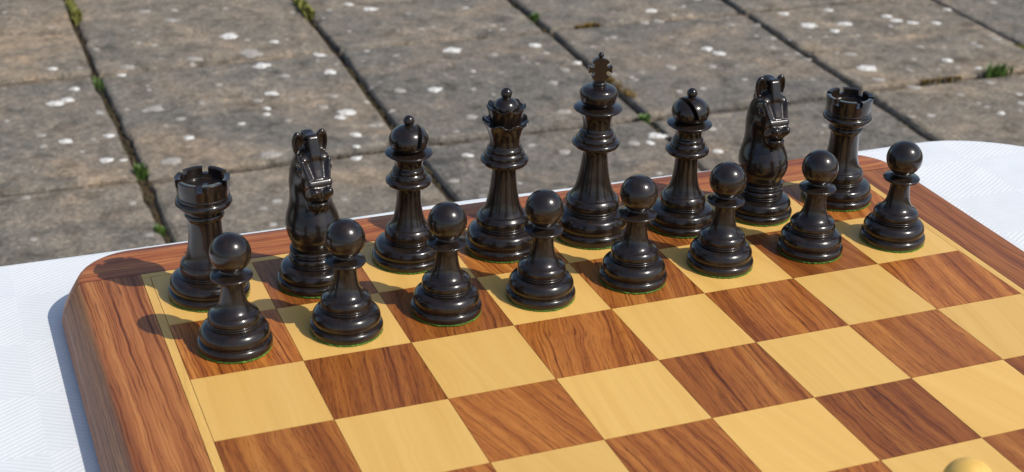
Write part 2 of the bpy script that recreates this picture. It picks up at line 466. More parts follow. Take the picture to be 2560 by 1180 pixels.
def blob_mesh(rx, ry, seed, th=.0012):
    rr = random.Random(seed); N = 36
    V = []; F = []
    prof = [1 + .45 * mnoise.noise(Vector((math.cos(2 * PI * k / N) * 1.3, math.sin(2 * PI * k / N) * 1.3, seed * 3.1))) + .30 * mnoise.noise(Vector((math.cos(2 * PI * k / N) * 3.6, math.sin(2 * PI * k / N) * 3.6, seed * 1.9))) + rr.uniform(-.08, .08) for k in range(N)]
    for s, z in ((1.0, -.0004), (.90, th * .7), (.55, th)):
        for k in range(N):
            a = 2 * PI * k / N; V.append((rx * s * prof[k] * math.cos(a), ry * s * prof[k] * math.sin(a), z))
    V.append((0, 0, th * .8))
    for L_ in range(2):
        for k in range(N):
            k2 = (k + 1) % N; F.append((L_ * N + k, L_ * N + k2, (L_ + 1) * N + k2, (L_ + 1) * N + k))
    for k in range(N): F.append((2 * N + k, 2 * N + (k + 1) % N, 3 * N))
    return mesh_from(V, F, smooth=True)
cnt = 0
for row in LICH.split('\n'):
    for it in row.split(';'):
        px, py, wd, st = [float(q) for q in it.split()]
        p = bp(px, py, GZ)
        dep = float(CAMR[2] @ (p - CAMC))
        r = wd * .5 * dep / FPX
        so, ce, zz = find_slab(p[0], p[1])
        rr = random.Random(cnt)
        o = obj('lichen_patch', blob_mesh(r, r * rr.uniform(.7, 1.05), cnt), M['lichen'] if st else M['lichen_faint'], so,
                (p[0] - ce[0], p[1] - ce[1], zz(p[0], p[1])), rotz=rr.uniform(-.5, .5) + R_(-22))
        cnt += 1

# moss lying in the joints: many tiny cushions, one mass
def tuft_points():
    rr = random.Random(11)
    for (i, j), (x, y) in NODE.items():
        for (di, dj) in ((1, 0), (0, 1)):
            if (i + di, j + dj) not in NODE: continue
            x2, y2 = NODE[i + di, j + dj]
            if max(x, x2) < -.6 or min(x, x2) > 2.7 or max(y, y2) < 1.2 or min(y, y2) > 3.1: continue
            for k in range(110):
                t = rr.random()
                px, py = x + (x2 - x) * t, y + (y2 - y) * t
                dens = mnoise.noise(Vector((px * 3.1, py * 3.1, 4.0)))
                if dens < rr.uniform(-.25, .45): continue
                yield px + rr.uniform(-.006, .006), py + rr.uniform(-.006, .006), rr.uniform(.003, .008)
V, F = [], []
for (x, y, r) in tuft_points():
    b0 = len(V); N = 7
    V.append((x, y, GZ - .013 + r * .9))
    for k in range(N):
        a = 2 * PI * k / N + r * 900
        V.append((x + r * .6 * math.cos(a), y + r * .6 * math.sin(a), GZ - .015 + r * .6))
    for k in range(N):
        a = 2 * PI * k / N + r * 900
        V.append((x + r * math.cos(a), y + r * math.sin(a), GZ - .030))
    for k in range(N):
        k2 = (k + 1) % N
        F.append((b0, b0 + 1 + k, b0 + 1 + k2)); F.append((b0 + 1 + k, b0 + 1 + N + k, b0 + 1 + N + k2, b0 + 1 + k2))
moss = obj('moss', mesh_from(V, F, smooth=True), M['moss_dark'])
tag(moss, 'dark brown and green moss filling the joints between paving slabs', 'moss', kind='stuff')

# weeds and moss tufts one can point at
def weed(px, py, size, nleaf, mat, label, cat='weed', tall=1.0, blade=False, length=None, ang=0.0):
    p = bp(px, py, GZ); rr = random.Random(int(px))
    V, F = [], []
    for k in range(nleaf):
        a = rr.uniform(0, 2 * PI); d = size * math.sqrt(rr.random()) * .8
        bx, by = d * math.cos(a), d * math.sin(a)
        if length:
            u = rr.uniform(-.5, .5) * length; vv = rr.uniform(-.5, .5) * .016
            bx, by = u * math.cos(ang) - vv * math.sin(ang), u * math.sin(ang) + vv * math.cos(ang)
        h = size * rr.uniform(.35, 1.1) * tall; lean = rr.uniform(.2, .9) * size * .6
        a2 = a + rr.uniform(-.9, .9)
        wl = (size * .05 if blade else size * rr.uniform(.12, .22))
        dx, dy = math.cos(a2), math.sin(a2); sx, sy = -dy * wl, dx * wl
        b0 = len(V); z0 = -.012
        V += [(bx - sx * .4, by - sy * .4, z0), (bx + sx * .4, by + sy * .4, z0),
              (bx + dx * lean * .45 + sx, by + dy * lean * .45 + sy, z0 + .012 + h * .6), (bx + dx * lean * .45 - sx, by + dy * lean * .45 - sy, z0 + .012 + h * .6),
              (bx + dx * lean, by + dy * lean, z0 + .012 + h)]
        F += [(b0, b0 + 1, b0 + 2, b0 + 3), (b0 + 3, b0 + 2, b0 + 4)]
    o = obj('joint_weed' if cat == 'weed' else 'moss_tuft', mesh_from(V, F), mat, None, (p[0], p[1], GZ))
    tag(o, label, cat)
    return o
J = R_(90)
weed(352, 432, .014, 60, M['leaf'], 'bright green weed in the joint crossing behind the rook on the pale corner', tall=1.2)
weed(401, 578, .011, 40, M['leaf'], 'green weed in the joint close to the table edge', tall=1.0)
weed(760, 22, .028, 110, M['leaf_yellow'], 'yellowish green moss tuft in the long joint far behind the knight on the dark square', 'moss', .7, length=.12, ang=J)
weed(185, 28, .024, 110, M['leaf_yellow'], 'long yellow brown moss tuft in the joint farthest from the king', 'moss', .5, length=.16, ang=J)
weed(245, 205, .009, 34, M['leaf'], 'small green sprout at the joint crossing beyond the bright green weed', tall=.7, length=.05, ang=J)
weed(2493, 186, .030, 150, M['leaf'], 'tuft of fresh green grass at the end of a cross joint', 'grass tuft', .9, blade=True, length=.07, ang=.1)
weed(1470, 64, .014, 60, M['moss_brown'], 'ochre moss cushion in the cross joint behind the king', 'moss', .5, length=.06, ang=.1)
weed(1612, 298, .014, 60, M['leaf'], 'tiny pale green weed in joint between king and bishop', tall=.6)
weed(1545, 215, .016, 170, M['moss_brown'], 'long strip of ochre moss in the joint right behind the king', 'moss', .5, length=.17, ang=J + .03)
weed(2350, 196, .016, 120, M['moss_brown'], 'ochre moss in cross joint beside the grass tuft', 'moss', .25, length=.11, ang=.02)
weed(2556, 122, .016, 60, M['leaf_yellow'], 'small yellow moss tuft in the joint beyond the fresh green grass tuft', 'moss', .6, length=.05, ang=J)
weed(1335, 42, .014, 45, M['leaf'], 'green sprout in joint far behind the queen', tall=.6)

# ------------------------------------------------------------------ table and cloth
TZ = -0.0280
X0, X1, Y0, Y1, RC = -0.93, 0.440, -1.05, 0.0960, 0.10
def rrect(x0, x1, y0, y1, r, n=16):
    pts = []
    for (cx, cy, a0) in ((x1 - r, y1 - r, 0), (x0 + r, y1 - r, 90), (x0 + r, y0 + r, 180), (x1 - r, y0 + r, 270)):
        for k in range(n + 1):
            a = R_(a0 + 90 * k / n); pts.append((cx + r * math.cos(a), cy + r * math.sin(a)))
    return pts
def perim(loop, step):
    out = []
    n = len(loop)
    for k in range(n):
        a, b_ = loop[k], loop[(k + 1) % n]
        L_ = math.hypot(b_[0] - a[0], b_[1] - a[1]); m_ = max(1, int(L_ / step))
        for s in range(m_): out.append((a[0] + (b_[0] - a[0]) * s / m_, a[1] + (b_[1] - a[1]) * s / m_))
    return out
base_loop = perim(rrect(X0, X1, Y0, Y1, RC), .015)
# the hem bulges a little behind the board
base_loop = [(x, y + (.0035 * math.exp(-((x + .005) / .055) ** 2) - .003 / (1 + math.exp(-(x - .17) / .03)) if y > 0 else 0)) for x, y in base_loop]
n = len(base_loop)
def normal(k):
    a, b_ = base_loop[k - 1], base_loop[(k + 1) % n]
    tx, ty = b_[0] - a[0], b_[1] - a[1]; l = math.hypot(tx, ty); return ty / l, -tx / l
V, F = [], []
prof = [(-.006, 0.0), (-.0035, -.0005), (-.0015, -.0018), (-.0003, -.0036), (0, -.006)]
drop = [(.0, -.03), (.004, -.08), (.010, -.15), (.016, -.22), (.018, -.28)]
s_acc = 0
for L_, (d, z) in enumerate(prof + drop):
    for k, (x, y) in enumerate(base_loop):
        nx, ny = normal(k)
        fold = 0.0
        if L_ >= len(prof):
            depth = -z / .28
            fold = depth * .022 * (math.sin(k * .42) + .6 * math.sin(k * .23 + 1.3))
        wob = .0004 * mnoise.noise(Vector((x * 14, y * 14, 1))) if L_ < len(prof) else 0
        V.append((x + nx * (d + max(fold, -.004) + .002), y + ny * (d + max(fold, -.004) + .002), TZ + z + wob))
for L_ in range(len(prof) + len(drop) - 1):
    for k in range(n):
        k2 = (k + 1) % n; F.append((L_ * n + k, (L_ + 1) * n + k, (L_ + 1) * n + k2, L_ * n + k2))
F.append(tuple(range(n)))
cloth_me = mesh_from(V, F, smooth=True); cloth_me.polygons[len(F) - 1].use_smooth = False
cloth = obj('tablecloth', cloth_me, M['cloth'])
tag(cloth, 'white ribbed damask cloth with rounded corner spread under the chessboard', 'tablecloth')

tb = obj('garden_table', None); tb.location = (0, 0, GZ)
tag(tb, 'table hidden beneath the white damask cloth', 'table')
bm = bmesh.new()
lo = rrect(X0 + .003, X1 - .003, Y0 + .003, Y1 - .003, RC)
vb = [bm.verts.new((x, y, TZ - .032 - GZ)) for x, y in lo]; vt = [bm.verts.new((x, y, TZ - .0075 - GZ)) for x, y in lo]
bm.faces.new(vb[::-1]); bm.faces.new(vt)
for k in range(len(lo)):
    k2 = (k + 1) % len(lo); bm.faces.new((vb[k], vb[k2], vt[k2], vt[k]))
obj('tabletop', bm_mesh(bm), M['table'], tb)
bm = bmesh.new(); bmesh.ops.create_cone(bm, cap_ends=True, segments=16, radius1=.018, radius2=.026, depth=TZ - .0325 - GZ)
legm = bm_mesh(bm)
for (x, y) in ((X0 + .1, Y0 + .1), (X1 - .1, Y0 + .1), (X0 + .1, Y1 - .1), (X1 - .1, Y1 - .1)):
    obj('leg', legm, M['table'], tb, (x, y, (TZ - .0325 - GZ) / 2 + .0005))

# ------------------------------------------------------------------ chessboard
S = 0.055
board = obj('chessboard', None); board.location = (0, -4 * S, TZ)
tag(board, 'wooden chessboard of rosewood and maple squares with rounded rosewood border', 'chessboard')
BZ = -TZ                       # height of the playing surface above the board's base
BH = 0.267                     # half width of the board
SO = 4 * S + .0045             # outer edge of the pale inlay
def bevel_box(sx, sy, sz, bev=.0003):
    bm = bmesh.new(); bmesh.ops.create_cube(bm, size=1)
    for v in bm.verts: v.co = (v.co.x * sx, v.co.y * sy, v.co.z * sz)
    return bm_mesh(bm)
sqm_d = bevel_box(S - .0003, S - .0003, .005, .0002); sqm_l = bevel_box(S - .0003, S - .0003, .005, .0002)
for i in range(8):
    for j in range(8):
        light = (i + j) % 2 == 0
        rz = 0.0
        obj('light_square' if light else 'dark_square', sqm_l if light else sqm_d, M['light_sq'] if light else M['dark_sq'], board,
            ((i - 3.5) * S, (3.5 - j) * S, BZ - .0025 + random.uniform(-.00003, .00003)), rz)
# pale inlay strips
iw = SO - 4 * S
ix = bevel_box(2 * SO - .0002, iw - .0003, .005, .0001); iy = bevel_box(iw - .0003, 8 * S - .0002, .005, .0001)
for s in (1, -1):
    obj('inlay_strip', ix, M['string_x'], board, (0, s * (4 * S + iw / 2), BZ - .0025 + .00004))
    obj('inlay_strip', iy, M['string'], board, (s * (4 * S + iw / 2), 0, BZ - .0025 - .00002))
bm = bmesh.new(); bmesh.ops.create_cube(bm, size=1)
for v in bm.verts: v.co = (v.co.x * (2 * SO - .004), v.co.y * (2 * SO - .004), v.co.z * .0205 + .0122)
obj('core', bm_mesh(bm), M['core'], board)
# rails: cross-section from the inner top edge over the rounded shoulder down to the foot
FLANK = [(.0122, 0.0), (.0112, -.0003), (.0103, -.0009), (.0095, -.0018), (.0087, -.0031), (.0078, -.0046), (.0062, -.0074), (.0046, -.0103), (.0031, -.0132), (.0019, -.0158), (.0009, -.0186), (.0003, -.0212), (.0, -.0236)]
def shoulder(d):
    """distance from the outer edge -> height of the top surface below BZ"""
    if d >= FLANK[0][0]: return 0.0
    for (d0, z0), (d1, z1) in zip(FLANK, FLANK[1:]):
        if d >= d1: return z0 + (z1 - z0) * (d0 - d) / (d0 - d1)
    return FLANK[-1][1]
sec = [.050, .030, .020] + [q[0] for q in FLANK]
RCB = .0425                     # corner radius of the board's outline
def rail_side(sgn):
    """straight side rail between the front and back rails"""
    V, F = [], []
    yl = SO - .0002
    ys = [-yl + 2 * yl * k / 24 for k in range(25)]
    rows = []
    prof = [(SO + .0002, BZ - .0277)] + [(SO + .0002, BZ)] + [(BH - d, BZ + shoulder(d)) for d in sec if BH - d > SO + .001] + [(BH - .0012, BZ - .0262), (BH - .004, BZ - .0277)]
    for y in ys:
        rows.append([len(V) + k for k in range(len(prof))])
        for (x, z) in prof: V.append((sgn * x, y, z))
    m_ = len(prof)
    for a, b_ in zip(rows, rows[1:]):
        for k in range(m_): F.append((a[k], a[(k + 1) % m_], b_[(k + 1) % m_], b_[k]))
    F.append(tuple(rows[0])); F.append(tuple(rows[-1][::-1]))
    bm = bmesh.new(); vs = [bm.verts.new(v) for v in V]
    for f in F: bm.faces.new([vs[q] for q in f])
    me = bm_mesh(bm, smooth=True); me.set_sharp_from_angle(angle=R_(35)); return me
def rail_end(sgn):
    """front or back rail over the full width with the two rounded corners"""
    inner_y = SO + .0002
    # outline of the board, outer loop part with y >= inner_y
    out = []
    yc = BH - RCB
    out.append((BH, inner_y, 1, 0))
    if yc > inner_y: out.append((BH, yc, 1, 0))
    n_ = 22
    for k in range(n_ + 1):
        a = R_(90 * k / n_); x, y = BH - RCB + RCB * math.cos(a), yc + RCB * math.sin(a)
        if y < inner_y: continue
        if y > inner_y + .0005: out.append((x, y, math.cos(a), math.sin(a)))
    mid = [( (BH - RCB) * (1 - 2 * k / 16), BH, 0, 1) for k in range(1, 16)]
    out2 = out + mid + [(-x, y, -nx, ny) for (x, y, nx, ny) in out[::-1]]
    if yc < inner_y:            # the arc starts beyond the joint: begin on the arc itself
        a0 = math.asin((inner_y - yc) / RCB); x0 = BH - RCB + RCB * math.cos(a0)
        out2[0] = (x0, inner_y, math.cos(a0), math.sin(a0)); out2[-1] = (-x0, inner_y, -math.cos(a0), math.sin(a0))
    ds = [d for d in sec if d <= .036]
    V, F = [], []; loops = []
    def add(d, z):
        l = []
        for (x, y, nx, ny) in out2:
            yy = max(y - ny * d, inner_y)
            l.append(len(V)); V.append((x - nx * d, sgn * yy, z))
        loops.append(l)
    for d in ds: add(d, BZ + shoulder(d))
    add(.0012, BZ - .0262); add(.004, BZ - .0277)
    for A, B in zip(loops, loops[1:]):
        for k in range(len(A) - 1): F.append((A[k], A[k + 1], B[k + 1], B[k]))
    # flat inner remainder and the joint face
    F.append(tuple(loops[0]))
    bm = bmesh.new(); vs = [bm.verts.new(v) for v in V]
    for f in F:
        try: bm.faces.new([vs[q] for q in f])
        except ValueError: pass
    bmesh.ops.remove_doubles(bm, verts=bm.verts, dist=1e-6)
    bmesh.ops.holes_fill(bm, edges=[e for e in bm.edges if e.is_boundary], sides=0)
    me = bm_mesh(bm, smooth=True); me.set_sharp_from_angle(angle=R_(35)); return me
obj('side_rail', rail_side(-1), M['rail'], board)
obj('side_rail', rail_side(1), M['rail'], board)
obj('end_rail', rail_end(1), M['rail_x'], board)
obj('end_rail', rail_end(-1), M['rail_x'], board)

# ------------------------------------------------------------------ chess pieces
def base_profile(rb, rstep, rsh, zstep, zsh):
    """turned foot: plinth, bead, two thin fillets, drum and shoulder (mm)"""
    k = zstep / 15.7; z = lambda q: q * k
    return [(rb - 1.2, .9, 1), (rb - .25, 1.1), (rb, z(2.2)), (rb - .05, z(3.7)), (rb - .7, z(4.8)), (rb - 1.75, z(5.35), 1), (rb - 1.75, z(5.7), 1),
            (rb - 1.35, z(6.8)), (rb - 1.25, z(8.3)), (rb - 1.7, z(10.0)), (rb - 3.0, z(11.7)), (rstep + 1.0, z(12.7)), (rstep + .15, z(12.95), 1),
            (rstep - .25, z(13.25), 1), (rstep + .25, z(13.6)), (rstep + .25, z(14.0)), (rstep - .3, z(14.35), 1), (rstep + .1, z(14.75)), (rstep + .1, z(15.2)), (rstep - .35, z(15.5), 1),
            (rstep, zstep + .35), (rstep - .1, zstep + (zsh - zstep) * .55), (rsh + .45, zsh - .35), (rsh - .5, zsh + .25)]
def felt_mesh(r, seed):
    rr = random.Random(seed)
    V, F = [], []; N = 140
    ring = []
    for (s, z, jit) in ((.985, .0, .15), (1.0, .35, .30), (1.0, .75, .30), (.97, 1.05, .1)):
        l = []
        for k in range(N):
            a = 2 * PI * k / N; q = r * s + rr.uniform(-jit, jit)
            l.append(len(V)); V.append((q * math.cos(a) * .001, q * math.sin(a) * .001, (z + rr.uniform(-.05, .05) * (z > .1)) * .001))
        ring.append(l)
    for A, B in zip(ring, ring[1:]):
        for k in range(N): F.append((A[k], A[(k + 1) % N], B[(k + 1) % N], B[k]))
    F.append(tuple(ring[0][::-1])); F.append(tuple(ring[-1]))
    return mesh_from(V, F)

GROUPS = 'black chess pieces set up on the board'
def piece(name, x, y, label, cat, parts, mat, rz=0.0, group=None):
    """parts: list of (name, mesh, material or None, parent index or None, offset)"""
    e = obj(name, None, None, None, (x * .001, y * .001, .0002), rz)
    e.empty_display_size = .01
    tag(e, label, cat, group)
    made = []
    for (pn, me, pm, par) in parts:
        made.append(obj(pn, me, pm or mat, e if par is None else made[par]))
    return e

# pawn
PB = base_profile(18.5, 12.7, 11.2, 15.7, 19.6)
pawn_parts = [
    ('felt_pad', felt_mesh(18.3, 1), M['felt'], None),
    ('base', lathe(PB), None, None),
    ('stem', lathe([(10.7, 19.85), (8.9, 21.2), (7.5, 23.3), (6.6, 25.8), (5.9, 29.4), (5.5, 33.6), (5.6, 36.6), (6.0, 37.3)]), None, None),
    ('collar', lathe([(5.6, 37.2), (8.0, 37.5), (9.7, 37.95), (10.25, 38.7), (10.0, 39.45), (8.4, 40.1), (6.4, 40.8), (5.2, 41.4), (4.9, 42.2)]), None, None),
    ('head', lathe(ball(50.9, 10.05, 4.9), n=2), None, None)]
# rook
RB = base_profile(21.2, 14.2, 13.0, 14.9, 20.0)
def merlon_mesh(a0, a1, r0, r1, z0, z1):
    V, F = [], []; N = 7
    for k in range(N):
        a = a0 + (a1 - a0) * k / (N - 1); c, s = math.cos(a), math.sin(a)
        ch = .35
        for (r, z) in ((r0, z0), (r0 - .1, z1 - ch), (r0 + ch, z1), (r1 - ch, z1), (r1, z1 - ch), (r1 - .25, z0)):
            V.append((r * c * .001, r * s * .001, z * .001))
    for k in range(N - 1):
        for q in range(6):
            q2 = (q + 1) % 6; F.append((k * 6 + q, k * 6 + q2, (k + 1) * 6 + q2, (k + 1) * 6 + q))
    F.append(tuple(range(6))); F.append(tuple((N - 1) * 6 + q for q in range(5, -1, -1)))
    bm = bmesh.new(); vs = [bm.verts.new(v) for v in V]
    for f in F: bm.faces.new([vs[q] for q in f])
    me = bm_mesh(bm, smooth=True); me.set_sharp_from_angle(angle=R_(40)); return me
rook_parts = [
    ('felt_pad', felt_mesh(21.0, 2), M['felt'], None),
    ('base', lathe(RB), None, None),
    ('stem', lathe([(12.5, 20.25), (10.9, 23.0), (9.7, 27.5), (9.0, 33.0), (8.6, 39.0), (8.7, 43.4), (9.2, 44.9)]), None, None),
    ('ring', lathe([(9.0, 44.8), (9.9, 45.2), (10.2, 46.3), (9.9, 47.4), (9.3, 47.9, 1), (9.5, 49.2), (10.6, 50.4)]), None, None),
    ('collar', lathe([(10.4, 50.3), (12.8, 51.2), (14.3, 52.6), (14.45, 53.8), (13.9, 55.0), (13.0, 55.5, 1), (13.1, 56.4), (13.35, 57.0), (13.1, 57.5, 1)]), None, None),
    ('crown', lathe([(13.0, 57.4, 1), (13.15, 59.0), (13.55, 62.0), (13.72, 63.6, 1), (11.2, 63.6, 1), (11.0, 61.6), (10.3, 61.0), (7.0, 61.2), (0.0, 61.9)]), None, None)]
GAP = 15
for k in range(6):
    rook_parts.append(('merlon', merlon_mesh(R_(60 * k + GAP / 2), R_(60 * k + 60 - GAP / 2), 11.15, 13.95, 63.5, 66.9), None, 5))
# bishop
BB = base_profile(20.2, 13.2, 11.3, 14.9, 20.4)
def cut_mitre(rz):
    me = lathe([(0.0, 65.4, 1), (7.4, 65.4, 1), (8.9, 66.2), (10.2, 67.8), (10.85, 70.4), (10.35, 73.0), (8.7, 75.7), (6.0, 77.8), (3.0, 78.9), (2.2, 79.3, 1), (0.0, 79.3, 1)], seg=96)
    o = bpy.data.objects.new('tmp', me); COL.objects.link(o)
    bm = bmesh.new(); bmesh.ops.create_cube(bm, size=1)
    for v in bm.verts: v.co = (v.co.x * .0024, v.co.y * .040, v.co.z * .018)
    cm = bpy.data.meshes.new('cut'); bm.to_mesh(cm); bm.free()
    c = bpy.data.objects.new('cut', cm); COL.objects.link(c)
    c.matrix_world = Matrix.Rotation(rz, 4, 'Z') @ Matrix.Translation((.0046, 0, .0775)) @ Matrix.Rotation(R_(14), 4, 'Y')
    md = o.modifiers.new('b', 'BOOLEAN'); md.object = c; md.operation = 'DIFFERENCE'; md.solver = 'EXACT'
    bpy.context.view_layer.update()
    ev = o.evaluated_get(bpy.context.evaluated_depsgraph_get())
    out = bpy.data.meshes.new_from_object(ev)
    bpy.data.objects.remove(o); bpy.data.objects.remove(c)
    out.polygons.foreach_set('use_smooth', [True] * len(out.polygons)); out.set_sharp_from_angle(angle=R_(40))
    return out
bishop_common = [
    ('felt_pad', felt_mesh(20.0, 3), M['felt'], None),
    ('base', lathe(BB), None, None),
    ('stem', lathe([(10.8, 20.65), (9.3, 23.2), (8.1, 26.8), (7.2, 31.5), (6.7, 37.0), (6.6, 42.0), (7.0, 44.3)]), None, None),
    ('collar', lathe([(6.8, 44.2), (9.2, 44.7), (11.6, 45.6), (12.55, 47.0), (12.2, 48.4), (10.9, 49.3), (10.1, 49.7, 1), (10.1, 50.4), (9.8, 51.6), (9.1, 52.6), (8.7, 52.9, 1), (8.8, 53.6), (8.5, 54.8), (7.7, 55.4)]), None, None),
    ('neck', lathe([(7.8, 55.3), (7.5, 56.3), (7.7, 58.4), (8.5, 60.6), (9.8, 62.0)]), None, None),
    ('upper_collar', lathe([(9.6, 61.9), (12.0, 62.5), (12.85, 63.2), (12.6, 63.9), (10.4, 64.5), (8.0, 65.0), (7.2, 65.6)]), None, None)]
bishop_fin = ('finial', lathe([(2.2, 79.1), (1.8, 79.4)] + ball(81.5, 3.0, 1.5, 12), n=2, seg=40), None, None)
# queen
QB = base_profile(21.0, 14.8, 12.6, 16.9, 22.2)
def scallop(zr, npt, dz, dr, z_start, ph=0.0):
    def f(r, z, a):
        wgt = max(0.0, min(1.0, (z - z_start) / (zr - z_start)))
        q = abs(math.sin(npt * (a + ph) / 2.0))              # 0 at the points
        q = max(0.0, (q - .28) / .72); s = 1 - q * q * (3 - 2 * q)
        return r - dr * (1 - s) * wgt ** 2, z - dz * (1 - s) * wgt ** 2
    return f
queen_parts = [
    ('felt_pad', felt_mesh(20.8, 4), M['felt'], None),
    ('base', lathe(QB), None, None),
    ('stem', lathe([(12.0, 22.5), (10.3, 25.5), (9.0, 29.8), (7.9, 35.5), (7.1, 42.0), (6.75, 47.5), (7.1, 50.4)]), None, None),
    ('collar', lathe([(6.9, 50.3), (9.6, 50.8), (12.2, 51.9), (13.3, 53.6), (12.9, 55.1), (11.8, 55.9), (11.2, 56.2, 1), (11.3, 57.0), (11.0, 58.2), (10.2, 59.2), (9.7, 59.5, 1), (9.9, 60.2), (9.6, 61.4), (8.8, 62.2)]), None, None),
    ('crown', lathe([(8.9, 62.1), (8.5, 63.4), (8.6, 66.6), (9.6, 70.4), (11.2, 73.8), (12.5, 76.2), (12.95, 77.4), (12.5, 77.8, 1), (11.9, 77.0), (10.4, 75.6), (9.0, 75.0), (8.4, 75.0)], seg=128, mod=scallop(77.6, 8, 1.7, .3, 72.0)), None, None),
    ('upper_crown', lathe([(8.5, 74.6), (8.6, 76.0), (9.2, 79.4), (10.1, 82.8), (10.9, 85.4), (10.5, 85.7, 1), (9.3, 84.2), (8.0, 83.4), (7.2, 83.4)], seg=128, mod=scallop(85.6, 8, 1.4, .3, 80.5, .35)), None, None),
    ('dome', lathe([(7.3, 83.0), (7.3, 84.2), (6.7, 86.2), (5.3, 88.0), (3.4, 89.1), (2.3, 89.5)]), None, None),
    ('finial', lathe([(2.3, 89.4), (1.9, 89.8)] + ball(92.1, 3.15, 1.6, 12), n=2, seg=40), None, None)]
# king
KB = base_profile(21.6, 15.5, 13.5, 19.2, 24.8)
def cross_mesh():
    half = [(2.6, 92.8), (3.0, 93.6), (4.3, 95.0), (4.9, 96.2), (4.2, 96.4)]
    def arc(cx, cz, r, a0, a1, n_=9):
        return [(cx + r * math.cos(R_(a0 + (a1 - a0) * k / n_)), cz + r * math.sin(R_(a0 + (a1 - a0) * k / n_))) for k in range(n_ + 1)]
    half += arc(4.5, 98.0, 1.35, 245, 110, 8)
    half += [(5.4, 98.7), (6.3, 98.0), (6.6, 98.6), (6.35, 100.2), (6.6, 101.8), (6.2, 102.2), (5.4, 101.6)]
    half += arc(4.6, 102.5, 1.25, 250, 105, 8)
    half += [(4.9, 104.2), (4.4, 104.9), (3.4, 105.7), (2.0, 106.4), (.9, 106.7)]
    full = half + [(-x, z) for (x, z) in half[::-1]]
    bm = bmesh.new(); T = 1.35
    fr = [bm.verts.new((x * .001, -T * .001, z * .001)) for x, z in full]
    bk = [bm.verts.new((x * .001, T * .001, z * .001)) for x, z in full]
    bm.faces.new(fr); bm.faces.new(bk[::-1])
    for k in range(len(full)):
        k2 = (k + 1) % len(full); bm.faces.new((fr[k], bk[k], bk[k2], fr[k2]))
    bmesh.ops.bevel(bm, geom=[e for e in bm.edges if len(e.link_faces) == 2 and e.calc_face_angle(0) > 1.2 and abs(e.verts[0].co.y - e.verts[1].co.y) < 1e-6], offset=.0003, segments=2, affect='EDGES')
    me = bm_mesh(bm, smooth=True); me.set_sharp_from_angle(angle=R_(40)); return me
king_parts = [
    ('felt_pad', felt_mesh(21.4, 5), M['felt'], None),
    ('base', lathe(KB), None, None),
    ('stem', lathe([(13.0, 25.1), (11.2, 28.4), (9.7, 33.2), (8.4, 39.5), (7.5, 46.0), (7.05, 51.0), (7.5, 53.7)]), None, None),
    ('collar', lathe([(7.3, 53.6), (10.0, 54.1), (12.4, 55.2), (13.45, 56.7), (13.1, 58.1), (11.9, 58.9), (11.2, 59.2, 1), (11.3, 60.0), (10.9, 61.2), (10.1, 62.1), (9.7, 62.4, 1), (9.8, 63.1), (9.5, 64.3), (8.4, 65.2)]), None, None),
    ('neck', lathe([(8.5, 65.1), (8.0, 66.4), (8.0, 69.4), (8.7, 72.8), (10.2, 75.6)]), None, None),
    ('upper_collar', lathe([(10.0, 75.5), (12.6, 76.4), (13.6, 77.4), (13.3, 78.3), (11.0, 79.0), (8.4, 79.5), (7.6, 80.1)]), None, None),
    ('crown', lathe([(7.6, 79.9), (8.9, 80.7), (10.0, 82.4), (10.6, 85.0), (10.45, 87.0), (9.4, 89.0), (7.4, 90.1), (5.2, 90.5), (3.8, 90.6, 1), (3.75, 91.0), (3.95, 91.8), (3.6, 92.7), (2.6, 93.0), (0, 93.0)]), None, None),
    ('cross', cross_mesh(), None, None),
    ('finial', lathe([(1.0, 106.3), (.8, 106.7)] + ball(108.2, 1.6, .8, 10), n=2, seg=28), None, None)]

